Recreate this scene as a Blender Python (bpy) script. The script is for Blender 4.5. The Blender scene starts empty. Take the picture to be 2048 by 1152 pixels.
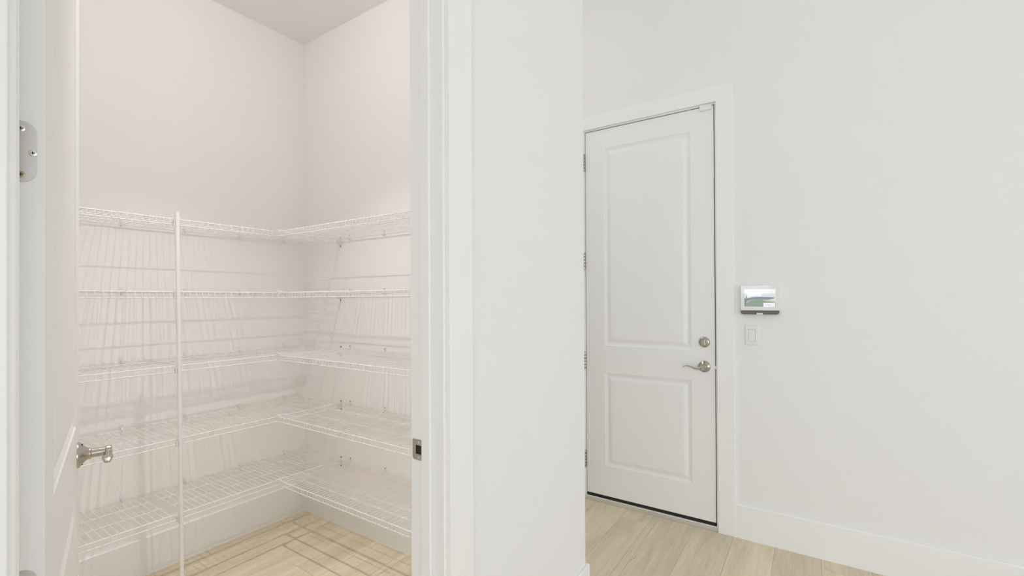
import bpy, bmesh, math, random
from mathutils import Vector, Matrix

S = bpy.context.scene
C = S.collection
random.seed(7)
R = math.radians

# ------------------------------------------------------------------ camera, world, lights, exposure
cam_d = bpy.data.cameras.new('camera')
cam = bpy.data.objects.new('camera', cam_d)
C.objects.link(cam)
cr = Vector((0.55238476, -0.83357611, -0.00468566))
cu = Vector((-0.00161728, -0.00669274, 0.9999763))
cf = Vector((0.83358771, 0.55236408, 0.0050451))
cam.matrix_world = Matrix(((cr.x, cu.x, -cf.x, 0.0), (cr.y, cu.y, -cf.y, 0.0),
                           (cr.z, cu.z, -cf.z, 1.3471), (0, 0, 0, 1)))
cam_d.sensor_fit = 'HORIZONTAL'
cam_d.sensor_width = 36.0
cam_d.lens = 915.35 / 2048 * 36.0
cam_d.shift_y = 17.71 / 2048
cam_d.clip_start = 0.02
S.camera = cam

S.view_settings.view_transform = 'Standard'
S.view_settings.look = 'None'
S.view_settings.gamma = 1.0
S.view_settings.use_curve_mapping = False
S.view_settings.exposure = 0.0
try:
    S.cycles.use_denoising = True
    S.cycles.use_adaptive_sampling = True
    S.cycles.adaptive_threshold = 0.008
    S.cycles.adaptive_min_samples = 32
    S.cycles.max_bounces = 12
    S.cycles.diffuse_bounces = 9
    S.cycles.transparent_max_bounces = 12
    S.cycles.sample_clamp_indirect = 8.0
except Exception:
    pass

SKY = 3.08
w = bpy.data.worlds.new('world')
S.world = w
w.use_nodes = True
bg = w.node_tree.nodes['Background']
bg.inputs[0].default_value = (0.905, 0.944, 1.0, 1)
bg.inputs[1].default_value = SKY
PANTRY_LAMP = 5.5
HALL_FILL = 8.5  # energy of the added hall fill
PANTRY_SPREAD = 83

# key dimensions (metres)
YP, YPB = 0.8444, 0.968          # partition: room face, pantry face
XP = 1.8449                      # free end of the partition
XR = 1.7263                      # pantry right wall
YB = 2.7578                      # pantry back wall
XL = 0.10                        # pantry left wall
ZC, ZM = 3.0014, 3.66            # pantry / main ceilings
XE = 2.8612                      # wall with the entry door
ZB, TB = 0.187, 0.014            # baseboard
XW, YS, YN = -3.0, -5.0, 4.6     # far ends of the rooms


# ------------------------------------------------------------------ materials
def mat(name, col, rough=0.5, metal=0.0, bump=0.0, bscale=200.0, emit=None, estr=0.0, spec=0.5, var=0.0, coat=0.0):
    m = bpy.data.materials.new(name)
    m.use_nodes = True
    nt = m.node_tree
    b = nt.nodes['Principled BSDF']
    b.inputs['Base Color'].default_value = (*col, 1)
    b.inputs['Roughness'].default_value = rough
    b.inputs['Metallic'].default_value = metal
    b.inputs['Specular IOR Level'].default_value = spec
    b.inputs['Coat Weight'].default_value = coat
    tc = nt.nodes.new('ShaderNodeTexCoord')
    if bump:
        n = nt.nodes.new('ShaderNodeTexNoise')
        n.inputs['Scale'].default_value = bscale
        n.inputs['Detail'].default_value = 3
        nt.links.new(tc.outputs['Object'], n.inputs['Vector'])
        bp = nt.nodes.new('ShaderNodeBump')
        bp.inputs['Strength'].default_value = bump
        bp.inputs['Distance'].default_value = 0.001
        nt.links.new(n.outputs['Fac'], bp.inputs['Height'])
        nt.links.new(bp.outputs[0], b.inputs['Normal'])
    if var:
        n2 = nt.nodes.new('ShaderNodeTexNoise')
        n2.inputs['Scale'].default_value = 2.5
        nt.links.new(tc.outputs['Object'], n2.inputs['Vector'])
        mx = nt.nodes.new('ShaderNodeMix')
        mx.data_type = 'RGBA'
        mx.inputs[6].default_value = (*[c * (1 - var) for c in col], 1)
        mx.inputs[7].default_value = (*[min(1, c * (1 + var)) for c in col], 1)
        nt.links.new(n2.outputs['Fac'], mx.inputs[0])
        nt.links.new(mx.outputs[2], b.inputs['Base Color'])
    if emit:
        b.inputs['Emission Color'].default_value = (*emit, 1)
        b.inputs['Emission Strength'].default_value = estr
    return m


M_WALL = mat('white_wall_paint', (0.842, 0.842, 0.842), 0.75, bump=0.12, bscale=260, var=0.006, spec=0.3)
M_PANTRY = mat('pantry_wall_paint', (0.90, 0.893, 0.885), 0.75, bump=0.12, bscale=260, var=0.006, spec=0.3)
M_CEIL = mat('ceiling_paint', (0.89, 0.89, 0.885), 0.85, bump=0.15, bscale=180, spec=0.2)
M_TRIM = mat('semi_gloss_trim_paint', (0.88, 0.885, 0.88), 0.35, bump=0.03, bscale=90)
M_DOOR = mat('satin_door_paint', (0.86, 0.865, 0.86), 0.38, bump=0.04, bscale=140)
M_WIRE = mat('white_vinyl_coated_wire', (0.86, 0.855, 0.845), 0.35, bump=0.02)
M_NICKEL = mat('satin_nickel', (0.50, 0.465, 0.41), 0.24, 1.0, bump=0.04, bscale=600)
M_NICKEL_DULL = mat('brushed_nickel_plate', (0.62, 0.61, 0.58), 0.42, 1.0, bump=0.06, bscale=500)
M_SCREW = mat('screw_head_metal', (0.75, 0.75, 0.73), 0.25, 1.0, bump=0.02)
M_BRASS = mat('tarnished_screw_brass', (0.42, 0.36, 0.24), 0.4, 1.0, bump=0.02)
M_HOLE_SHADE = mat('hole_shade_black', (0.012, 0.012, 0.012), 0.7, bump=0.02)  # black stands for the shade inside holes and screw slots
M_RUBBER = mat('black_rubber', (0.008, 0.008, 0.008), 0.6, bump=0.1, bscale=300)
M_SHADE_SEAL = mat('gap_shade_seal', (0.035, 0.035, 0.033), 0.9, bump=0.1)  # near black, shade of the entry door gap put into the colour
M_ALU = mat('anodised_aluminium', (0.78, 0.78, 0.76), 0.38, 0.85, bump=0.05, bscale=400)
M_PLASTIC = mat('white_plastic', (0.82, 0.82, 0.81), 0.32, bump=0.01)
M_BEZEL = mat('glossy_white_bezel', (0.86, 0.86, 0.855), 0.06, bump=0.002, spec=0.6)
M_TRAY = mat('grey_plastic_underside', (0.13, 0.13, 0.12), 0.45, bump=0.02)
DOME = 6.0
PANTRY_BULB = 6.5
M_DIFF = mat('lamp_diffuser', (0.9, 0.9, 0.88), 0.5, emit=(1.0, 0.937, 0.928), estr=DOME)
M_DIFF_FILL = mat('hall_fill_diffuser', (0.9, 0.9, 0.88), 0.5, emit=(1.0, 0.97, 0.93), estr=2.0)  # glow of the added hall fill


def plank_material():
    m = bpy.data.materials.new('light_oak_plank')
    m.use_nodes = True
    nt = m.node_tree
    N, L = nt.nodes, nt.links
    b = N['Principled BSDF']
    tc = N.new('ShaderNodeTexCoord')
    oi = N.new('ShaderNodeObjectInfo')
    mul = N.new('ShaderNodeMath'); mul.operation = 'MULTIPLY'; mul.inputs[1].default_value = 37.0
    L.new(oi.outputs['Random'], mul.inputs[0])
    add = N.new('ShaderNodeVectorMath'); add.operation = 'ADD'
    L.new(tc.outputs['Object'], add.inputs[0])
    L.new(mul.outputs[0], add.inputs[1])

    def stretched(scale, detail, rough=0.55, dist=0.0):
        mp = N.new('ShaderNodeMapping')
        mp.inputs['Scale'].default_value = scale
        L.new(add.outputs[0], mp.inputs['Vector'])
        n = N.new('ShaderNodeTexNoise')
        n.inputs['Scale'].default_value = 1.0
        n.inputs['Detail'].default_value = detail
        n.inputs['Roughness'].default_value = rough
        n.inputs['Distortion'].default_value = dist
        L.new(mp.outputs[0], n.inputs['Vector'])
        return n.outputs['Fac']
    broad = stretched((1.3, 9.0, 3.0), 5, 0.6, 0.8)
    fine = stretched((5.0, 150.0, 8.0), 4, 0.6)
    knots = stretched((9.0, 22.0, 4.0), 3, 0.5, 1.0)
    ramp = N.new('ShaderNodeValToRGB')
    e = ramp.color_ramp.elements
    e[0].position, e[0].color = 0.25, (0.63, 0.55, 0.395, 1)
    e[1].position, e[1].color = 0.75, (0.86, 0.77, 0.60, 1)
    L.new(broad, ramp.inputs[0])
    fr = N.new('ShaderNodeValToRGB')
    fr.color_ramp.elements[0].position, fr.color_ramp.elements[0].color = 0.3, (0.88, 0.87, 0.845, 1)
    fr.color_ramp.elements[1].position, fr.color_ramp.elements[1].color = 0.6, (1, 1, 1, 1)
    L.new(fine, fr.inputs[0])
    m1 = N.new('ShaderNodeMix'); m1.data_type = 'RGBA'; m1.blend_type = 'MULTIPLY'; m1.inputs[0].default_value = 1
    L.new(ramp.outputs[0], m1.inputs[6]); L.new(fr.outputs[0], m1.inputs[7])
    kr = N.new('ShaderNodeValToRGB')
    kr.color_ramp.elements[0].position, kr.color_ramp.elements[0].color = 0.70, (1, 1, 1, 1)
    kr.color_ramp.elements[1].position, kr.color_ramp.elements[1].color = 0.80, (0.72, 0.69, 0.63, 1)
    L.new(knots, kr.inputs[0])
    m2 = N.new('ShaderNodeMix'); m2.data_type = 'RGBA'; m2.blend_type = 'MULTIPLY'; m2.inputs[0].default_value = 1
    L.new(m1.outputs[2], m2.inputs[6]); L.new(kr.outputs[0], m2.inputs[7])
    hv = N.new('ShaderNodeHueSaturation')
    mr = N.new('ShaderNodeMapRange')
    mr.inputs['To Min'].default_value, mr.inputs['To Max'].default_value = 0.93, 1.06
    L.new(oi.outputs['Random'], mr.inputs['Value'])
    L.new(mr.outputs[0], hv.inputs['Value'])
    L.new(m2.outputs[2], hv.inputs['Color'])
    L.new(hv.outputs[0], b.inputs['Base Color'])
    b.inputs['Roughness'].default_value = 0.48
    b.inputs['Specular IOR Level'].default_value = 0.35
    bp = N.new('ShaderNodeBump'); bp.inputs['Strength'].default_value = 0.12; bp.inputs['Distance'].default_value = 0.001
    L.new(fine, bp.inputs['Height']); L.new(bp.outputs[0], b.inputs['Normal'])
    return m


M_PLANK = plank_material()
M_SUB = mat('floor_underlay', (0.22, 0.18, 0.12), 0.9, bump=0.2, bscale=80)


def glass_material():
    m = bpy.data.materials.new('window_glass')
    m.use_nodes = True
    nt = m.node_tree
    for n in list(nt.nodes):
        nt.nodes.remove(n)
    o = nt.nodes.new('ShaderNodeOutputMaterial')
    mx = nt.nodes.new('ShaderNodeMixShader')
    fr = nt.nodes.new('ShaderNodeFresnel'); fr.inputs[0].default_value = 1.3
    t = nt.nodes.new('ShaderNodeBsdfTransparent')
    g = nt.nodes.new('ShaderNodeBsdfGlossy'); g.inputs['Roughness'].default_value = 0.02
    nt.links.new(fr.outputs[0], mx.inputs[0]); nt.links.new(t.outputs[0], mx.inputs[1]); nt.links.new(g.outputs[0], mx.inputs[2])
    nt.links.new(mx.outputs[0], o.inputs[0])
    return m


M_GLASS = glass_material()


# ------------------------------------------------------------------ mesh helpers
def box(bm, x0, x1, y0, y1, z0, z1, mi=0):
    v = [bm.verts.new(p) for p in ((x0, y0, z0), (x1, y0, z0), (x1, y1, z0), (x0, y1, z0),
                                   (x0, y0, z1), (x1, y0, z1), (x1, y1, z1), (x0, y1, z1))]
    for f in ((0, 3, 2, 1), (4, 5, 6, 7), (0, 1, 5, 4), (1, 2, 6, 5), (2, 3, 7, 6), (3, 0, 4, 7)):
        bm.faces.new([v[i] for i in f]).material_index = mi


def new():
    return bmesh.new()


def boxbm(*a):
    bm = bmesh.new(); box(bm, *a); return bm


def prism(bm, pts, d, mi=0):
    """closed polygon PTS (3-D) pushed along the vector d"""
    d = Vector(d)
    a = [bm.verts.new(p) for p in pts]
    b = [bm.verts.new(Vector(p) + d) for p in pts]
    bm.faces.new(list(reversed(a))).material_index = mi
    bm.faces.new(b).material_index = mi
    n = len(pts)
    for i in range(n):
        j = (i + 1) % n
        bm.faces.new((a[i], a[j], b[j], b[i])).material_index = mi


def tube(bm, pts, r, seg=6, cap=True, rs=None):
    pts = [Vector(p) for p in pts]
    rings = []
    prev = None
    for i, p in enumerate(pts):
        if i == 0: t = pts[1] - pts[0]
        elif i == len(pts) - 1: t = pts[-1] - pts[-2]
        else: t = (pts[i + 1] - pts[i]).normalized() + (pts[i] - pts[i - 1]).normalized()
        t.normalize()
        if prev is None:
            up = Vector((0, 0, 1)) if abs(t.z) < 0.9 else Vector((1, 0, 0))
            a = t.cross(up).normalized()
        else:
            a = (prev - t * prev.dot(t)).normalized()
        prev = a
        b = t.cross(a)
        rr = rs[i] if rs else r
        if not isinstance(rr, tuple): rr = (rr, rr)
        rings.append([bm.verts.new(p + a * math.cos(2 * math.pi * k / seg) * rr[0] + b * math.sin(2 * math.pi * k / seg) * rr[1]) for k in range(seg)])
    for i in range(len(rings) - 1):
        for k in range(seg):
            f = bm.faces.new((rings[i][k], rings[i][(k + 1) % seg], rings[i + 1][(k + 1) % seg], rings[i + 1][k]))
            f.smooth = True
    if cap:
        bm.faces.new(list(reversed(rings[0]))); bm.faces.new(rings[-1])


def lathe(bm, o, axis, prof, seg=28):
    """profile of (distance along AXIS, radius) turned about the axis through o"""
    o, ax = Vector(o), Vector(axis).normalized()
    a = ax.cross(Vector((0, 0, 1)) if abs(ax.z) < 0.9 else Vector((1, 0, 0))).normalized()
    b = ax.cross(a)
    rings = []
    for d, r in prof:
        rings.append([bm.verts.new(o + ax * d + a * math.cos(2 * math.pi * k / seg) * r + b * math.sin(2 * math.pi * k / seg) * r) for k in range(seg)])
    for i in range(len(rings) - 1):
        for k in range(seg):
            f = bm.faces.new((rings[i][k], rings[i][(k + 1) % seg], rings[i + 1][(k + 1) % seg], rings[i + 1][k]))
            f.smooth = True
    bm.faces.new(list(reversed(rings[0]))); bm.faces.new(rings[-1])


def obj(name, bm, m, parent=None, bevel=0.0, seg=2, loc=None):
    bmesh.ops.recalc_face_normals(bm, faces=bm.faces[:])
    me = bpy.data.meshes.new(name)
    bm.to_mesh(me)
    bm.free()
    for k in (m if isinstance(m, (list, tuple)) else [m]):
        me.materials.append(k)
    o = bpy.data.objects.new(name, me)
    C.objects.link(o)
    if parent: o.parent = parent
    if loc: o.location = loc
    if bevel:
        mod = o.modifiers.new('bevel', 'BEVEL')
        mod.width = bevel; mod.segments = seg; mod.limit_method = 'ANGLE'; mod.angle_limit = R(40)
    if any(p.use_smooth for p in me.polygons):
        try:
            es = o.modifiers.new('edges', 'EDGE_SPLIT'); es.split_angle = R(40)
        except Exception:
            pass
    return o


def empty(name, loc=(0, 0, 0), rz=0.0, **props):
    o = bpy.data.objects.new(name, None)
    C.objects.link(o)
    o.location = loc
    o.rotation_euler = (0, 0, rz)
    o.empty_display_size = 0.1
    for k, v in props.items(): o[k] = v
    return o


def tag(o, label, kind=None, category=None, group=None):
    o['label'] = label
    if kind: o['kind'] = kind
    if category: o['category'] = category
    if group: o['group'] = group
    return o


def struct(name, bm, m, label, bevel=0.0):
    return tag(obj(name, bm, m, None, bevel), label, 'structure')


# ------------------------------------------------------------------ floor of oak planks
bm = new(); box(bm, XW, XE + 0.2, YS, YN, -0.10, -0.0082)
floor = struct('floor', bm, M_SUB, 'light oak plank floor running through room, hall and pantry')
PW, PL, GAP = 0.2055, 1.52, 0.0007
regions = [(XW, XE, YS, YP), (XP, XE, YP, YN), (0.1367, 0.9355, YP, YPB), (XL, XR, YPB, YB), (XW, -0.02, YP, YN)]
row0 = 1.011
k0 = math.floor((YS - row0) / PW)
mesh_cache = {}
for k in range(k0, int((YN - row0) / PW) + 2):
    y0, y1 = row0 + k * PW, row0 + (k + 1) * PW
    off = ((k * 0.37) % 1.0) * PL
    if k == -1: off = (2.735 - XW) % PL
    if k == 6: off = (1.57 - XW) % PL
    for (rx0, rx1, ry0, ry1) in regions:
        b0, b1 = max(y0, ry0), min(y1, ry1)
        if b1 - b0 < 0.004: continue
        x = XW + off - PL * 3
        while x < rx1:
            a0, a1 = max(x, rx0), min(x + PL, rx1)
            x += PL
            if a1 - a0 < 0.01: continue
            L, W = round(a1 - a0 - GAP, 4), round(b1 - b0 - GAP, 4)
            me = mesh_cache.get((L, W))
            if me is None:
                pb = new()
                c = 0.0007
                lo = [pb.verts.new(p) for p in ((-L/2, -W/2, -0.0082), (L/2, -W/2, -0.0082), (L/2, W/2, -0.0082), (-L/2, W/2, -0.0082))]
                mid = [pb.verts.new(p) for p in ((-L/2, -W/2, -c), (L/2, -W/2, -c), (L/2, W/2, -c), (-L/2, W/2, -c))]
                hi = [pb.verts.new(p) for p in ((-L/2+c, -W/2+c, 0), (L/2-c, -W/2+c, 0), (L/2-c, W/2-c, 0), (-L/2+c, W/2-c, 0))]
                for A, B in ((lo, mid), (mid, hi)):
                    for i in range(4):
                        pb.faces.new((A[i], A[(i+1) % 4], B[(i+1) % 4], B[i]))
                pb.faces.new(hi)
                me = bpy.data.meshes.new('plank')
                pb.to_mesh(me); pb.free()
                me.materials.append(M_PLANK)
                mesh_cache[(L, W)] = me
            o = bpy.data.objects.new('plank', me)
            C.objects.link(o)
            o.parent = floor
            o.location = ((a0 + a1) / 2, (b0 + b1) / 2, 0)

# ------------------------------------------------------------------ walls and ceilings
D1X0, D1X1, D1Z = 0.1367, 0.9355, 2.436      # clear opening of the pantry door
D2Y0, D2Y1, D2Z = 0.4814, 1.2975, 2.4745     # clear opening of the entry door
J = 0.018


def wall_with_opening(x0, x1, z1, o0, o1, oz, y, d):
    bm = new()
    prism(bm, [(x0, y, 0), (o0, y, 0), (o0, y, oz), (o1, y, oz), (o1, y, 0), (x1, y, 0), (x1, y, z1), (x0, y, z1)], (0, d, 0))
    return bm


struct('wall_north', wall_with_opening(-0.02, XP, ZM, D1X0 - J, D1X1 + J, D1Z + J, YP, YPB - YP), M_WALL,
       'white painted partition wall between the pantry doorway and the hall')
bm = new(); box(bm, XR, XP, YPB, YN, 0, ZM)
struct('wall_pantry_right', bm, [M_PANTRY], 'off-white right side wall of the pantry, carrying the short shelves')
bm = new(); box(bm, -0.02, XR, YB, YB + 0.12, 0, ZM)
struct('wall_pantry_back', bm, M_PANTRY, 'off-white back wall of the pantry behind the long wire shelves')
bm = new(); box(bm, -0.02, XL, YPB, YB, 0, ZM)
struct('wall_pantry_left', bm, M_PANTRY, 'off-white left wall of the pantry behind the open door')
bm = new()
ya, yb_, zz = D2Y0 - J, D2Y1 + J, D2Z + J
prism(bm, [(XE, YS - 0.15, 0), (XE, ya, 0), (XE, ya, zz), (XE, yb_, zz), (XE, yb_, 0), (XE, YN, 0), (XE, YN, ZM), (XE, YS - 0.15, ZM)], (0.14, 0, 0))
struct('wall_east', bm, M_WALL, 'long white wall that holds the two-panel entry door')
bm = new(); box(bm, XW - 0.15, XE + 0.14, YN, YN + 0.12, 0, ZM)
struct('wall_hall_end', bm, M_WALL, 'white wall closing the far end of the hall')
bm = new(); box(bm, XL, XR, YPB, YB, ZC, ZC + 0.1)
struct('ceiling_pantry', bm, M_CEIL, 'flat white ceiling of the pantry')
bm = new(); box(bm, XW - 0.15, XE + 0.14, YS - 0.15, YN + 0.12, ZM, ZM + 0.1)
struct('ceiling', bm, M_CEIL, 'high white ceiling above the main room and hall')

# walls behind the camera with their windows
SW = [(-2.6, -0.15), (0.2, 2.5)]


def holes_wall_y(y, d, x0, x1, z1, wins):
    bm = new()
    xs = x0
    for a, b, za, zb in wins:
        box(bm, xs, a, y, y + d, 0, z1)
        if za > 0: box(bm, a, b, y, y + d, 0, za)
        box(bm, a, b, y, y + d, zb, z1)
        xs = b
    box(bm, xs, x1, y, y + d, 0, z1)
    return bm


SWIN = [(-2.5, -0.85, 0.05, 2.75), (-0.65, 1.95, 0.05, 2.75)]
struct('wall_south', holes_wall_y(YS - 0.15, 0.15, XW - 0.15, XE, ZM, SWIN), M_WALL, 'white wall behind the viewer with two tall windows')
bm = new()
WWIN = [(-4.6, -0.2, 0.05, 2.75), (0.58, 1.9, 1.36, 2.4)]
ys = YS
for a, b, za, zb in WWIN:
    box(bm, XW - 0.15, XW, ys, a, 0, ZM); box(bm, XW - 0.15, XW, a, b, 0, za); box(bm, XW - 0.15, XW, a, b, zb, ZM); ys = b
box(bm, XW - 0.15, XW, ys, YN, 0, ZM)
struct('wall_west', bm, M_WALL, 'white wall far left of the main room with a wide window')


def window(n, along, pos, a, b, za, zb, label):
    e = tag(empty('window_%d' % n), label, 'structure')
    f = 0.05
    bm = new()
    def bx(u0, u1, v0, v1, t0, t1):
        if along == 'x': box(bm, u0, u1, pos + t0, pos + t1, v0, v1)
        else: box(bm, pos + t0, pos + t1, u0, u1, v0, v1)
    m = (a + b) / 2
    bx(a, a + f, za, zb, -0.11, -0.03); bx(b - f, b, za, zb, -0.11, -0.03)
    bx(a + f, b - f, za, za + f, -0.11, -0.03); bx(a + f, b - f, zb - f, zb, -0.11, -0.03)
    bx(m - f / 2, m + f / 2, za + f, zb - f, -0.11, -0.03)
    obj('frame', bm, M_TRIM, e)
    for u0, u1 in ((a + f, m - f / 2), (m + f / 2, b - f)):
        bm = new(); bx(u0, u1, za + f, zb - f, -0.073, -0.067)
        obj('pane', bm, M_GLASS, e)


window(1, 'x', YS, *SWIN[0], 'tall two-pane window behind the viewer, nearer the west wall')
window(2, 'x', YS, *SWIN[1], 'tall two-pane window behind the viewer, nearer the east wall')
window(3, 'y', XW, *WWIN[0], 'wide two-pane window in the west wall of the main room')
window(4, 'y', XW, *WWIN[1], 'small two-pane window high in the west wall past the partition')


# ------------------------------------------------------------------ baseboards
def baseboard(name, runs, label):
    """runs: (p0, p1, normal) in plan; board of thickness TB in front of the wall line, eased top edge"""
    bm = new()
    for (x0, y0), (x1, y1), (nx, ny) in runs:
        t, e = TB, 0.004
        prof = [(0.0, 0.0), (t, 0.0), (t, ZB - e), (t - e, ZB), (0.0, ZB)]
        prism(bm, [(x0 + nx * a, y0 + ny * a, z) for a, z in prof], (x1 - x0, y1 - y0, 0))
    return struct(name, bm, M_TRIM, label)


baseboard('baseboard_pantry_back', [((XL, YB), (XR, YB), (0, -1))], 'tall flat white baseboard along the pantry back wall')
baseboard('baseboard_pantry_right', [((XR, YPB), (XR, YB - TB), (-1, 0))], 'tall flat white baseboard along the pantry right wall')
baseboard('baseboard_pantry_left', [((XL, YPB), (XL, YB - TB), (1, 0))], 'tall flat white baseboard along the pantry left wall')
baseboard('baseboard_north', [((1.0455, YP), (XP + TB, YP), (0, -1)), ((XP, YP), (XP, YN), (1, 0))],
          'white baseboard wrapping the free corner of the partition into the hall')
baseboard('baseboard_east', [((XE, YS), (XE, D2Y0 - 0.0984), (-1, 0)), ((XE, D2Y1 + 0.0984), (XE, YN), (-1, 0))],
          'tall flat white baseboard right of the entry door')

# ------------------------------------------------------------------ pantry door frame (trim_1)
t1 = tag(empty('trim_1', (D1X0, YP, 0)), 'white door frame of the pantry doorway with casing, jambs and stops', 'structure')


def child(name, bm, m, root, **kw):
    for v in bm.verts: v.co -= root.location
    return obj(name, bm, m, root, **kw)


child('jamb', boxbm(D1X0 - J, D1X0, YP, YPB, 0, D1Z), M_TRIM, t1, bevel=0.0015)
child('jamb', boxbm(D1X1, D1X1 + J, YP, YPB, 0, D1Z), M_TRIM, t1, bevel=0.0015)
child('jamb', boxbm(D1X0 - J, D1X1 + J, YP, YPB, D1Z, D1Z + J), M_TRIM, t1, bevel=0.0015)
for a, b in ((D1X0, D1X0 + 0.010), (D1X1 - 0.010, D1X1)):
    child('stop', boxbm(a, b, 0.888, 0.920, 0, D1Z - 0.01), M_TRIM, t1, bevel=0.002)
child('stop', boxbm(D1X0, D1X1, 0.888, 0.920, D1Z - 0.01, D1Z), M_TRIM, t1, bevel=0.002)
CW, CT = 0.10, 0.016
rv = 0.0095
for y0, y1, r_ in ((YP - CT, YP, rv), (YPB, YPB + CT, 0.013)):
    lx1, rx0 = D1X0 - r_, D1X1 + r_
    if y0 > YP: w_ = min(CW, lx1 - XL)
    else: w_ = CW
    child('casing', boxbm(lx1 - w_, lx1, y0, y1, 0, D1Z + r_), M_TRIM, t1, bevel=0.002)
    child('casing', boxbm(rx0, rx0 + CW, y0, y1, 0, D1Z + r_), M_TRIM, t1, bevel=0.002)
    child('casing', boxbm(lx1 - w_, rx0 + CW, y0, y1, D1Z + r_, D1Z + r_ + CW), M_TRIM, t1, bevel=0.002)
# strike plate on the far jamb
bm = new()
sx0, sx1 = D1X1 - 0.0016, D1X1 - 0.0001
zc_, hh = 0.922, 0.029
for (ya_, yb2, za_, zb_) in ((0.9478, 0.9575, zc_ - hh, zc_ + hh), (0.9205, 0.9478, zc_ + 0.0125, zc_ + hh), (0.9205, 0.9478, zc_ - hh, zc_ - 0.0125)):
    box(bm, sx0, sx1, ya_, yb2, za_, zb_)
prism(bm, [(sx0, 0.9575, zc_ - hh), (sx0, 0.9600, zc_ - hh + 0.002), (sx0, 0.9622, zc_ - hh + 0.006), (sx0, 0.9622, zc_ + hh - 0.002), (sx0, 0.9610, zc_ + hh), (sx0, 0.9575, zc_ + hh)], (sx1 - sx0, 0, 0))
box(bm, sx0 - 0.0022, sx0, 0.9468, 0.9484, zc_ - 0.0125, zc_ + 0.0125)
sp = child('strike_plate', bm, M_NICKEL, t1); sp['label'] = 'satin nickel strike plate'
bm = boxbm(sx0 + 0.0009, sx1 - 0.0002, 0.9205, 0.9475, zc_ - 0.0124, zc_ + 0.0124)
for v in bm.verts: v.co -= t1.location
o = obj('latch_hole_shade', bm, M_HOLE_SHADE, sp)  # black box in place of a real hole, shade as colour
for dz in (0.021, -0.021):
    bm = new()
    lathe(bm, Vector((sx0 + 0.0004, 0.938, zc_ + dz)) - t1.location, (-1, 0, 0), [(0, 0.0042), (0.0008, 0.0040), (0.0012, 0.0025)], 14)
    so = obj('screw', bm, M_SCREW, sp)

# ------------------------------------------------------------------ two-panel doors


def door_slab(w_, z0, z1, T, panels, stile):
    bm = new()
    prof = [(0.0, 0.0), (0.003, -0.0026), (0.018, -0.0068), (0.022, -0.0068), (0.043, -0.0004), (0.047, -0.0001)]
    for side in (0, 1):
        def V(x, z, d):
            return bm.verts.new((x, -d if side == 0 else T + d, z))
        def quad(a, b):
            (xa, za), (xb, zb) = a, b
            bm.faces.new([V(xa, za, 0), V(xb, za, 0), V(xb, zb, 0), V(xa, zb, 0)])
        xa, xb = stile, w_ - stile
        quad((0, z0), (xa, z1)); quad((xb, z0), (w_, z1))
        zs = [z0] + [z for p in panels for z in p] + [z1]
        for i in range(0, len(zs), 2): quad((xa, zs[i]), (xb, zs[i + 1]))
        for za, zb in panels:
            rings = [[V(xa + o, za + o, d), V(xb - o, za + o, d), V(xb - o, zb - o, d), V(xa + o, zb - o, d)] for o, d in
                     [(o_, d_) for o_, d_ in prof]]
            # V() takes depth as outwards; the profile is negative (inwards)
            for i in range(len(rings) - 1):
                for k in range(4):
                    f = bm.faces.new((rings[i][k], rings[i][(k + 1) % 4], rings[i + 1][(k + 1) % 4], rings[i + 1][k]))
            bm.faces.new(rings[-1])
    for q in (((0, 0, z0), (0, T, z0), (0, T, z1), (0, 0, z1)), ((w_, 0, z0), (w_, T, z0), (w_, T, z1), (w_, 0, z1)),
              ((0, 0, z0), (w_, 0, z0), (w_, T, z0), (0, T, z0)), ((0, 0, z1), (w_, 0, z1), (w_, T, z1), (0, T, z1))):
        bm.faces.new([bm.verts.new(p) for p in q])
    bmesh.ops.remove_doubles(bm, verts=bm.verts[:], dist=1e-5)
    return bm


def lever_set(root, x, z, face_y, ny, tdir=-1, proj=0.046):
    """lever handle on the door face y = face_y, pointing tdir along x; ny = outward side (-1 / +1)"""
    bm = new()
    lathe(bm, (x, face_y, z), (0, ny, 0), [(0, 0.0340), (0.0025, 0.0340), (0.005, 0.0325), (0.009, 0.0265), (0.014, 0.0205), (0.019, 0.0165), (0.024, 0.0145)], 40)
    h = obj('handle', bm, M_NICKEL, root); h['label'] = 'satin nickel round rose and curved lever'
    bm = new()
    lathe(bm, (x, face_y + ny * 0.022, z), (0, ny, 0), [(0, 0.0150), (0.002, 0.0158), (0.0045, 0.0150), (0.006, 0.0122), (proj - 0.012, 0.0120), (proj - 0.010, 0.0138), (proj, 0.0138), (proj + 0.002, 0.0125)], 24)
    obj('neck', bm, M_NICKEL, h)
    bm = new()
    yy = face_y + ny * (0.022 + proj - 0.006)
    P = [(0.004, -0.001), (0.018, -0.006), (0.032, -0.0085), (0.046, -0.0065), (0.062, -0.0005), (0.078, 0.0045), (0.092, 0.0050), (0.102, 0.0015), (0.109, -0.004)]
    rs = [(0.0090, 0.0085), (0.0095, 0.0072), (0.0100, 0.006), (0.0105, 0.0052), (0.0110, 0.0046), (0.0115, 0.0040), (0.0112, 0.0036), (0.0095, 0.0032), (0.0060, 0.0024)]
    tube(bm, [(x + tdir * a, yy - ny * 0.0 , z + b) for a, b in P], 0.006, 12, True, rs)
    obj('lever', bm, M_NICKEL, h)
    for dz in (0.026, -0.026):
        bm = new()
        lathe(bm, (x, face_y + ny * 0.0085, z + dz), (0, ny, 0), [(0, 0.0030), (0.0022, 0.0026)], 10)
        obj('fixing_hole_shade', bm, M_HOLE_SHADE, h)  # black disc painting the shade of a hole
    return h


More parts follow.
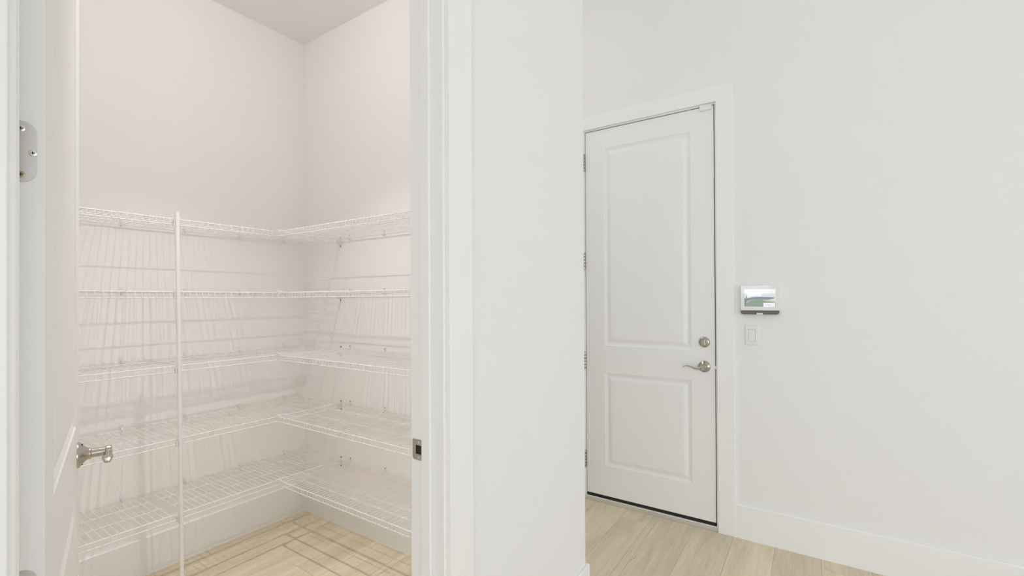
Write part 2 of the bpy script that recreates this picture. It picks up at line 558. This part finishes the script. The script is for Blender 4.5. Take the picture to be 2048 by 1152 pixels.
def barrel(bm, x, y, z0, z1, r=0.0062):
    n = 5
    dz = (z1 - z0) / n
    for i in range(n):
        lathe(bm, (x, y, z0 + i * dz + 0.0004), (0, 0, 1), [(0, r * 0.93), (0.001, r), (dz - 0.0018, r), (dz - 0.0008, r * 0.93)], 14)
    lathe(bm, (x, y, z1), (0, 0, 1), [(0, r * 0.8), (0.002, r * 0.8), (0.004, r * 0.45)], 12)
    lathe(bm, (x, y, z0), (0, 0, -1), [(0, r * 0.8), (0.002, r * 0.8), (0.004, r * 0.45)], 12)


# pantry door, swung into the pantry
TH = R(74.3)
PIN = (0.1387, 0.9645, 0)
d1 = tag(empty('door_1', PIN, TH), 'white two-panel pantry door standing open into the pantry at the left', 'structure')
T1, X0, Y0 = 0.040, 0.0015, -0.046
W1 = 0.792
bm = door_slab(W1, 0.012, 2.432, T1, [(0.215, 0.838), (1.020, 2.305)], 0.125)
for v in bm.verts: v.co += Vector((X0, Y0, 0))
obj('slab', bm, M_DOOR, d1)
HT = 0.0888
for zt in (2.2620, 1.6100, 0.9575, 0.3075):
    bm = new()
    ya_, yb2 = Y0 + 0.0085, Y0 + T1 + 0.004
    r_ = 0.016
    pts = []
    for (cy, cz, a0) in ((ya_ + r_, zt - r_, 90), (ya_ + r_, zt - HT + r_, 180)):
        for k in range(7):
            a = R(a0 + k * 15)
            pts.append((X0 - 0.0016, cy + math.cos(a) * r_, cz + math.sin(a) * r_))
    pts += [(X0 - 0.0016, yb2, zt - HT), (X0 - 0.0016, yb2, zt)]
    prism(bm, pts, (0.0015, 0, 0))
    barrel(bm, 0, 0.0035, zt - HT, zt)
    hg = obj('hinge', bm, M_NICKEL_DULL, d1); hg['label'] = 'satin nickel butt hinge leaf with rounded corners'
    for i, (dy, dz) in enumerate(((0.0245, 0.0115), (0.0125, 0.0455), (0.0245, 0.0785))):
        sb = new()
        c = Vector((X0 - 0.0015, Y0 + dy, zt - dz))
        lathe(sb, c, (-1, 0, 0), [(0, 0.0048), (0.0006, 0.0046), (0.0012, 0.0030)], 18)
        for f in sb.faces: f.material_index = 0
        for h_, v_ in ((0.0023, 0.0005), (0.0005, 0.0023)):
            box(sb, c.x - 0.0015, c.x - 0.0009, c.y - h_, c.y + h_, c.z - v_, c.z + v_, 1)
        obj('screw', sb, [M_BRASS if i == 2 else M_SCREW, M_HOLE_SHADE], hg)
HX = X0 + W1 - 0.062
lever_set(d1, HX, 0.933, Y0, -1)
lever_set(d1, HX, 0.933, Y0 + T1, 1)
bm = boxbm(X0 + W1 - 0.0004, X0 + W1 + 0.0008, Y0 + 0.007, Y0 + 0.033, 0.905, 0.961)
box(bm, X0 + W1, X0 + W1 + 0.010, Y0 + 0.013, Y0 + 0.026, 0.924, 0.942)
obj('latch', bm, M_NICKEL, d1)

# ------------------------------------------------------------------ entry door and its frame
t2 = tag(empty('trim_2', (XE, D2Y0, 0)), 'white door frame and flat casing around the two-panel entry door', 'structure')
child('jamb', boxbm(XE, XE + 0.12, D2Y0 - J, D2Y0, 0, D2Z), M_TRIM, t2)
child('jamb', boxbm(XE, XE + 0.12, D2Y1, D2Y1 + J, 0, D2Z), M_TRIM, t2)
child('jamb', boxbm(XE, XE + 0.12, D2Y0 - J, D2Y1 + J, D2Z, D2Z + J), M_TRIM, t2)
for a, b in ((D2Y0, D2Y0 + 0.014), (D2Y1 - 0.014, D2Y1)):
    child('stop', boxbm(XE + 0.050, XE + 0.082, a, b, 0.0, D2Z), M_TRIM, t2)
    child('gap_shade_strip', boxbm(XE + 0.009 if a < 0.9 else XE + 0.020, XE + 0.050, a if a < 0.9 else b - 0.0045, a + 0.0045 if a < 0.9 else b, 0.03, D2Z), M_SHADE_SEAL, t2)  # weatherstrip fills the gap, its dark colour stands for gap shade
child('stop', boxbm(XE + 0.050, XE + 0.082, D2Y0, D2Y1, D2Z - 0.014, D2Z), M_TRIM, t2)
child('gap_shade_strip', boxbm(XE + 0.014, XE + 0.050, D2Y0, D2Y1, D2Z - 0.0048, D2Z - 0.0002), M_SHADE_SEAL, t2)  # same dark filler for the shade along the head gap
rv2 = 0.0085
c0, c1, cz = D2Y0 - rv2, D2Y1 + rv2, D2Z + rv2
cw2 = 0.0899
child('casing', boxbm(XE - 0.016, XE, c0 - cw2, c0, 0, cz), M_TRIM, t2, bevel=0.002)
child('casing', boxbm(XE - 0.016, XE, c1, c1 + cw2, 0, cz), M_TRIM, t2, bevel=0.002)
child('casing', boxbm(XE - 0.016, XE, c0 - cw2, c1 + cw2, cz, cz + cw2), M_TRIM, t2, bevel=0.002)
bm = new()
prism(bm, [(XE - 0.009, D2Y0, 0.001), (XE - 0.009, D2Y0, 0.0235), (XE - 0.005, D2Y0, 0.0285), (XE + 0.12, D2Y0, 0.0300), (XE + 0.12, D2Y0, 0.001)], (0, D2Y1 - D2Y0, 0))
th = child('threshold', bm, M_ALU, t2); th['label'] = 'pale metal threshold under the entry door'
sl = child('strike_lip', boxbm(XE - 0.003, XE + 0.008, D2Y0 - 0.0070, D2Y0 + 0.0048, 0.937, 0.955), M_PLASTIC, t2)

d2 = tag(empty('door_2', (XE, 1.2925, 0), R(-90)), 'closed white two-panel entry door with satin nickel lever and deadbolt', 'structure')
W2, T2 = 0.8061, 0.044
obj('slab', door_slab(W2, 0.0475, 2.4687, T2, [(0.247, 0.858), (1.040, 2.342)], 0.1305), M_DOOR, d2)
sw = obj('door_sweep', boxbm(0.002, W2 - 0.004, 0.0012, T2 - 0.002, 0.0302, 0.0485), M_RUBBER, d2); sw['label'] = 'black rubber sweep along the bottom edge'
for i in range(3):
    pass
for zt in (2.324, 1.655, 0.986, 0.323):
    bm = new()
    barrel(bm, -0.0095, -0.0075, zt - 0.108, zt, 0.0068)
    box(bm, -0.0040, -0.0005, -0.004, 0.006, zt - 0.106, zt - 0.002)
    box(bm, -0.0165, -0.0120, -0.006, -0.0005, zt - 0.106, zt - 0.002)
    hg = obj('hinge', bm, M_NICKEL, d2); hg['label'] = 'satin nickel hinge knuckle'
lever_set(d2, 1.2925 - 0.5445, 0.947, 0.0, -1, proj=0.038)
bm = new()
dx, dz = 1.2925 - 0.5435, 1.090
lathe(bm, (dx, 0, dz), (0, -1, 0), [(0, 0.0310), (0.004, 0.0310), (0.009, 0.0285), (0.012, 0.0240), (0.0125, 0.0205), (0.0110, 0.0190), (0.0110, 0.0010)], 36)
db = obj('deadbolt', bm, M_NICKEL, d2); db['label'] = 'round satin nickel deadbolt rose'
bm = new()
prism(bm, [(dx + 0.0040, -0.011, dz - 0.019), (dx + 0.0048, -0.011, dz), (dx + 0.0040, -0.011, dz + 0.019), (dx - 0.0040, -0.011, dz + 0.019), (dx - 0.0048, -0.011, dz), (dx - 0.0040, -0.011, dz - 0.019)], (0, -0.003, 0))
prism(bm, [(dx - 0.0022, -0.012, dz - 0.018), (dx - 0.0022, -0.024, dz - 0.015), (dx - 0.0022, -0.029, dz), (dx - 0.0022, -0.024, dz + 0.015), (dx - 0.0022, -0.012, dz + 0.018)], (0.0044, 0, 0))
obj('thumb_turn', bm, M_NICKEL, db)

# contact sensor at the head of the entry door
es = tag(empty('door_sensor', (XE - 0.0001, 0.527, 2.446)), 'small white contact sensor at the top latch-side corner of the entry door', None, 'sensor')
bm = new()
prism(bm, [(-0.013, -0.033, 0), (-0.013, 0.033, 0), (-0.013, 0.033, 0.0345), (-0.013, -0.005, 0.0345), (-0.013, -0.005, 0.0285), (-0.013, -0.033, 0.0245)], (0.013, 0, 0))
obj('housing', bm, M_PLASTIC, es, bevel=0.0012)

# ------------------------------------------------------------------ wire shelves
LEV = [1.714, 1.390, 1.060, 0.735, 0.400]
YF, XF = 2.375, 1.335
RR, RW = 0.0025, 0.00115
ORD = ['topmost', 'second from top', 'middle', 'second from bottom', 'lowest']
CLIPX = [0.252, 0.519, 0.789, 1.052, 1.325, 1.589]
CLIPY = [2.288, 1.988, 1.688, 1.388, 1.088]


def rail(name, a, b, root, r=RR):
    bm = new(); tube(bm, [a, b], r, 8)
    for v in bm.verts: v.co -= root.location
    return obj(name, bm, M_WIRE, root)


for i, z in enumerate(LEV):
    # along the back wall
    s = tag(empty('wire_shelf', (XL + 0.01, YB, z)), 'long white wire shelf on the pantry back wall, %s of five' % ORD[i], None, 'shelf', 'long wire shelves on the pantry back wall')
    xa, xb = XL + 0.006, 1.700
    zr = z - RW - RR
    rail('front_rail', (xa, YF, zr), (1.692, YF, zr), s)
    rail('lip_rail', (xa, YF + 0.001, z - 0.0285), (1.712, YF + 0.001, z - 0.0285), s)
    for yy in (2.500, 2.625):
        rail('support_rail', (xa, yy, zr), (xb, yy, zr), s, 0.0019)
    rail('back_rail', (xa, YB - 0.012, zr), (xb, YB - 0.012, zr), s)
    bm = new()
    n = int((xb - xa) / 0.0254)
    for k in range(n + 1):
        x = xa + 0.008 + k * 0.0254
        if x > xb: break
        tube(bm, [(x, YB - 0.0035, z), (x, YF - 0.001, z), (x, YF - 0.0035, z - 0.0035), (x, YF - 0.0030, z - 0.030)], RW, 5)
    for v in bm.verts: v.co -= s.location
    dw = obj('deck_wires', bm, M_WIRE, s); dw['kind'] = 'stuff'
    for x in CLIPX:
        bm = new()
        box(bm, x - 0.006, x + 0.006, YB - 0.0045, YB - 0.0003, z - 0.006, z + 0.021)
        tube(bm, [(x, YB - 0.003, z + 0.008), (x, YB - 0.012, z + 0.004), (x, YB - 0.0195, z - 0.003), (x, YB - 0.017, z - 0.010), (x, YB - 0.011, z - 0.0115), (x, YB - 0.004, z - 0.006)], 0.0024, 6)
        for v in bm.verts: v.co -= s.location
        obj('wall_clip', bm, M_PLASTIC, s)
    # end bracket on the right wall that carries the front of the long shelf
    bm = new()
    box(bm, XR - 0.0035, XR - 0.0002, YF - 0.006, YF + 0.012, z - 0.052, z + 0.012)
    box(bm, XR - 0.040, XR - 0.0035, YF - 0.0058, YF - 0.0035, z - 0.034, z - 0.003)
    box(bm, XR - 0.040, XR - 0.0035, YF - 0.0058, YF + 0.007, z - 0.0365, z - 0.0335)
    for v in bm.verts: v.co -= s.location
    br = obj('end_bracket', bm, M_PLASTIC, s)
    for dz in (0.0065, -0.044):
        bm = new()
        lathe(bm, Vector((XR - 0.0035, YF, z + dz)) - s.location, (-1, 0, 0), [(0, 0.0045), (0.0014, 0.0042), (0.0022, 0.0022)], 12)
        obj('screw', bm, M_TRAY, br)
    # along the right wall
    t = tag(empty('wire_shelf', (XR, YPB + 0.02, z)), 'short white wire shelf on the pantry right wall, %s of five' % ORD[i], None, 'shelf', 'short wire shelves on the pantry right wall')
    ya_, yb2 = YPB + 0.03, YF - 0.0125
    rail('front_rail', (XF, ya_, zr), (XF, yb2 + 0.003, zr), t)
    rail('lip_rail', (XF + 0.001, ya_, z - 0.0285), (XF + 0.001, yb2, z - 0.0285), t)
    for xx in (1.460, 1.5935):
        rail('support_rail', (xx, ya_, zr), (xx, yb2, zr), t, 0.0019)
    rail('back_rail', (XR - 0.012, ya_, zr), (XR - 0.012, yb2, zr), t)
    bm = new()
    k = 0
    while True:
        y = yb2 - 0.004 - k * 0.0254
        if y < ya_: break
        k += 1
        tube(bm, [(XR - 0.0035, y, z), (XF - 0.001, y, z), (XF - 0.0035, y, z - 0.0035), (XF - 0.0030, y, z - 0.030)], RW, 5)
    for v in bm.verts: v.co -= t.location
    dw = obj('deck_wires', bm, M_WIRE, t); dw['kind'] = 'stuff'
    for y in CLIPY:
        bm = new()
        box(bm, XR - 0.0045, XR - 0.0003, y - 0.006, y + 0.006, z - 0.006, z + 0.021)
        tube(bm, [(XR - 0.003, y, z + 0.008), (XR - 0.012, y, z + 0.004), (XR - 0.0195, y, z - 0.003), (XR - 0.017, y, z - 0.010), (XR - 0.011, y, z - 0.0115), (XR - 0.004, y, z - 0.006)], 0.0024, 6)
        for v in bm.verts: v.co -= t.location
        obj('wall_clip', bm, M_PLASTIC, t)
        if y in (2.288, 1.988):
            bm = new()
            lathe(bm, Vector((XR - 0.0045, y, z + 0.015)) - t.location, (-1, 0, 0), [(0, 0.003), (0.0014, 0.0028)], 10)
            obj('pin', bm, M_TRAY, t)
    # plastic joiner where the two shelves meet
    bm = new()
    box(bm, XF - 0.006, XF + 0.034, YF - 0.0140, YF - 0.0070, z - 0.009, z + 0.0030)
    box(bm, XF - 0.0045, XF + 0.0045, YF - 0.034, YF - 0.0070, z - 0.009, z + 0.0025)
    tube(bm, [(XF + 0.006, YF - 0.012, z + 0.004), (XF - 0.008, YF - 0.012, z + 0.005)], 0.004, 8)
    tube(bm, [(XF + 0.030, YF - 0.012, z + 0.003), (XF + 0.012, YF - 0.012, z + 0.004)], 0.0035, 8)
    for v in bm.verts: v.co -= t.location
    obj('joiner_clip', bm, M_PLASTIC, t)

# the support pole, leaning slightly
pb, pt = Vector((0.8905, 2.361, 0.0)), Vector((0.8725, 2.361, 1.742))
sp_ = tag(empty('support_pole', pb), 'slim white upright pole holding the front edges of the long pantry shelves', None, 'pole')
bm = new(); tube(bm, [(0, 0, 0.0005), pt - pb], 0.0085, 16)
obj('pole', bm, M_WIRE, sp_)
bm = new(); tube(bm, [(0, 0, 0.0003), (0, 0, 0.012)], 0.0105, 16)
obj('foot', bm, M_PLASTIC, sp_)
for z in LEV:
    c = pb + (pt - pb) * (z / 1.742) - pb
    bm = new()
    box(bm, c.x - 0.0125, c.x + 0.0125, 0.0045, 0.0185, c.z - 0.032, c.z - 0.012)
    box(bm, c.x - 0.0135, c.x - 0.0098, -0.004, 0.0140, c.z - 0.034, c.z - 0.010)
    obj('pole_clip', bm, M_PLASTIC, sp_, bevel=0.001)

# ------------------------------------------------------------------ wall control panel
py, pz = 0.2545, 1.335
cp = tag(empty('control_panel', (XE, py, pz)), 'white touch-screen control panel on the wall right of the entry door', None, 'panel')
# local frame: x out of the wall is negative world x
def rounded(y0, y1, z0, z1, r, x, n=5, corners=(1, 1, 1, 1)):
    pts = []
    for (cy, cz, a0, on) in ((y1 - r, z1 - r, 0, corners[0]), (y0 + r, z1 - r, 90, corners[1]), (y0 + r, z0 + r, 180, corners[2]), (y1 - r, z0 + r, 270, corners[3])):
        if on:
            for k in range(n + 1):
                a = R(a0 + 90 * k / n)
                pts.append((x, cy + math.cos(a) * r, cz + math.sin(a) * r))
        else:
            pts.append((x, cy + (r if a0 in (0, 270) else -r), cz + (r if a0 in (0, 90) else -r)))
    return pts


bm = new(); prism(bm, rounded(-0.0930, 0.0930, -0.0560, 0.0810, 0.006, -0.024), (0.0238, 0, 0))
obj('housing', bm, M_BEZEL, cp, bevel=0.0015)
bm = new(); prism(bm, rounded(-0.0925, 0.0925, -0.0780, -0.0562, 0.012, -0.0225, corners=(0, 0, 1, 1)), (0.0222, 0, 0))
tr = obj('bottom_tray', bm, M_TRAY, cp); tr['label'] = 'dark grey underside with rounded corners'
tb = obj('tab', boxbm(-0.0245, -0.019, -0.0150, 0.0150, -0.0795, -0.0695), M_PLASTIC, cp, bevel=0.001)


def emis(name, c, s=1.0):
    m = bpy.data.materials.new(name)
    m.use_nodes = True
    nt = m.node_tree
    b = nt.nodes['Principled BSDF']
    b.inputs['Base Color'].default_value = (0.02, 0.02, 0.02, 1)
    b.inputs['Roughness'].default_value = 0.08
    n = nt.nodes.new('ShaderNodeTexNoise'); n.inputs['Scale'].default_value = 160
    tc = nt.nodes.new('ShaderNodeTexCoord'); nt.links.new(tc.outputs['Object'], n.inputs['Vector'])
    mx = nt.nodes.new('ShaderNodeMix'); mx.data_type = 'RGBA'
    mx.inputs[6].default_value = (*[v * 0.88 for v in c], 1); mx.inputs[7].default_value = (*[min(1, v * 1.10) for v in c], 1)
    nt.links.new(n.outputs['Fac'], mx.inputs[0]); nt.links.new(mx.outputs[2], b.inputs['Emission Color'])
    b.inputs['Emission Strength'].default_value = s
    return m


E_WHITE = emis('screen_white', (0.88, 0.90, 0.97)); E_SKY = emis('screen_pale_sky', (0.70, 0.74, 0.76)); E_BARK = emis('screen_branch', (0.24, 0.265, 0.32))
E_HILL = emis('screen_green_hill', (0.26, 0.35, 0.29)); E_GRASS = emis('screen_dry_grass', (0.52, 0.53, 0.42)); E_TXT = emis('screen_grey_text', (0.40, 0.43, 0.52)); E_MIST = emis('screen_mist', (0.62, 0.66, 0.68))
# screen seen from the room: left edge is +y. u runs 0..1 left to right, v 0..1 bottom to top
sy0, sy1, sz0, sz1 = 0.0745, -0.0755, -0.0350, 0.0600
def SP(u, v, k): return (-0.0241 - 0.0001 * k, sy0 + (sy1 - sy0) * u, sz0 + (sz1 - sz0) * v)
def poly(bm, pts, k, mi): bm.faces.new([bm.verts.new(SP(u, v, k)) for u, v in pts]).material_index = mi
bm = new()
poly(bm, [(0, 0), (1, 0), (1, 1), (0, 1)], 1, 0)
poly(bm, [(0, 0.40), (0.2, 0.46), (0.55, 0.44), (1, 0.32), (1, 0.14), (0, 0.14)], 2, 3)
poly(bm, [(0.0, 0), (1, 0), (1, 0.22), (0.72, 0.30), (0.55, 0.40), (0.38, 0.42), (0.22, 0.37), (0.08, 0.20), (0.03, 0.08)], 3, 2)
poly(bm, [(0, 0), (0.04, 0), (0.075, 0.28), (0.16, 0.37), (0.33, 0.43), (0.55, 0.41), (0.80, 0.40), (0.92, 0.44), (0.985, 0.50), (0.97, 0.53), (0.75, 0.55), (0.5, 0.565), (0.28, 0.55), (0.10, 0.49), (0.085, 0.62), (0.06, 0.62), (0.055, 0.45), (0.02, 0.52), (0, 0.52)], 4, 1)
poly(bm, [(0, 0.76), (1, 0.76), (1, 1), (0, 1)], 5, 4)
poly(bm, [(0.10, 0.55), (0.28, 0.60), (0.52, 0.60), (0.60, 0.76), (0.10, 0.76)], 5, 4)  # white patch of window glare painted into the screen picture
obj('screen', bm, [E_SKY, E_BARK, E_HILL, E_GRASS, E_WHITE], cp)['label'] = 'lit screen with tree branch over a green hill'
bm = new(); poly(bm, [(0.62, -0.01), (0.985, -0.01), (0.985, 0.215), (0.62, 0.215)], 7, 0)
bt = obj('screen_button', bm, E_WHITE, cp)
fc = bpy.data.curves.new('button_text', 'FONT')
fc.body = 'armed'; fc.size = 0.0105; fc.align_x = 'CENTER'; fc.align_y = 'CENTER'
fo = bpy.data.objects.new('tmp_text', fc)
C.objects.link(fo)
bpy.context.view_layer.update()
me = bpy.data.meshes.new_from_object(fo.evaluated_get(bpy.context.evaluated_depsgraph_get()))
bpy.data.objects.remove(fo)
me.name = 'button_text'
me.materials.clear(); me.materials.append(E_TXT)
c = SP(0.755, 0.105, 9)
rot = Matrix(((0, 0, -1), (-1, 0, 0), (0, 1, 0)))
for v in me.vertices: v.co = rot @ v.co + Vector(c)
to = bpy.data.objects.new('button_text', me); C.objects.link(to); to.parent = bt

# ------------------------------------------------------------------ light switch
ls = tag(empty('light_switch', (XE, 0.295, 1.141)), 'white rocker light switch on the wall below the control panel', None, 'switch')
bm = new()
hy, hz, ry, rz = 0.0335, 0.0555, 0.0172, 0.0333
rings = [[bm.verts.new((x_, sy * a, sz * b)) for sy, sz in ((-1, -1), (1, -1), (1, 1), (-1, 1))]
         for x_, a, b in ((-0.0002, hy, hz), (-0.0040, hy, hz), (-0.0060, hy - 0.003, hz - 0.003), (-0.0060, ry, rz), (-0.0002, ry, rz))]
for i in range(4):
    for k in range(4):
        bm.faces.new((rings[i][k], rings[i][(k + 1) % 4], rings[i + 1][(k + 1) % 4], rings[i + 1][k]))
obj('switch_plate', bm, M_PLASTIC, ls)
bm = new()
prism(bm, [(-0.0095, -0.0160, -0.0325), (-0.0045, -0.0160, 0.0), (-0.0065, -0.0160, 0.0325), (-0.0005, -0.0160, 0.0325), (-0.0005, -0.0160, -0.0325)], (0, 0.032, 0))
obj('rocker', bm, M_PLASTIC, ls, bevel=0.0006)
for dz in (0.0475, -0.0475):
    bm = new()
    lathe(bm, (-0.0056, 0, dz), (-1, 0, 0), [(0, 0.0030), (0.0006, 0.0027)], 12)
    box(bm, -0.0064, -0.0060, -0.0022, 0.0022, dz - 0.0004, dz + 0.0004, 1)
    obj('screw', bm, [M_PLASTIC, M_TRAY], ls)

# ------------------------------------------------------------------ pantry ceiling lamp (above the frame)
cl = tag(empty('ceiling_light', (0.885, 1.82, ZC)), 'small round flush ceiling lamp in the middle of the pantry', None, 'lamp')
bm = new(); lathe(bm, (0, 0, -0.0005), (0, 0, -1), [(0, 0.085), (0.010, 0.085), (0.016, 0.078), (0.016, 0.046)], 40)
obj('trim_ring', bm, M_PLASTIC, cl)
bm = new(); lathe(bm, (0, 0, -0.012), (0, 0, -1), [(0, 0.046), (0.010, 0.043), (0.017, 0.030), (0.019, 0.005)], 32)
obj('diffuser', bm, M_DIFF, cl)
ld = bpy.data.lights.new('pantry_lamp', 'AREA')
ld.shape = 'DISK'; ld.size = 0.020; ld.energy = PANTRY_LAMP; ld.color = (1.0, 0.937, 0.928); ld.spread = R(PANTRY_SPREAD)
lo = bpy.data.objects.new('pantry_lamp', ld); C.objects.link(lo)
lo.parent = cl; lo.location = (0, 0, -0.050)

hl = tag(empty('ceiling_light', (2.36, 2.35, ZM)), 'added round fill lamp on the unseen hall ceiling by the entry door', None, 'lamp')  # added fixture, brightens the hall and the entry door
bm = new(); lathe(bm, (0, 0, -0.0005), (0, 0, -1), [(0, 0.19), (0.020, 0.19), (0.028, 0.18), (0.028, 0.165)], 40)
obj('trim_ring', bm, M_PLASTIC, hl)
bm = new(); lathe(bm, (0, 0, -0.022), (0, 0, -1), [(0, 0.165), (0.020, 0.155), (0.034, 0.110), (0.038, 0.010)], 32)
obj('diffuser', bm, M_DIFF_FILL, hl)
ld = bpy.data.lights.new('hall_fill', 'AREA')
ld.shape = 'DISK'; ld.size = 0.30; ld.energy = HALL_FILL; ld.color = (1.0, 0.97, 0.93)
lo = bpy.data.objects.new('hall_fill', ld); C.objects.link(lo)
lo.parent = hl; lo.location = (0, 0, -0.075)

pb_ = bpy.data.lights.new('pantry_bulb', 'POINT')
pb_.energy = PANTRY_BULB; pb_.shadow_soft_size = 0.010; pb_.color = (1.0, 0.937, 0.928)
lo = bpy.data.objects.new('pantry_bulb', pb_); C.objects.link(lo)
lo.parent = cl; lo.location = (0, 0, -0.050)

# daylight guides in the windows (portals emit nothing of their own)
def portal(name, loc, rot, sx, sy):
    d = bpy.data.lights.new(name, 'AREA')
    d.shape = 'RECTANGLE'; d.size = sx; d.size_y = sy
    try: d.cycles.is_portal = True
    except Exception: return
    o = bpy.data.objects.new(name, d); C.objects.link(o); o.location = loc; o.rotation_euler = rot
for i, (a, b, za, zb) in enumerate(SWIN):
    portal('window_portal', ((a + b) / 2, YS - 0.14, (za + zb) / 2), (R(90), 0, 0), b - a, zb - za)
for i, (a, b, za, zb) in enumerate(WWIN):
    portal('window_portal', (XW - 0.14, (a + b) / 2, (za + zb) / 2), (R(90), 0, R(-90)), b - a, zb - za)
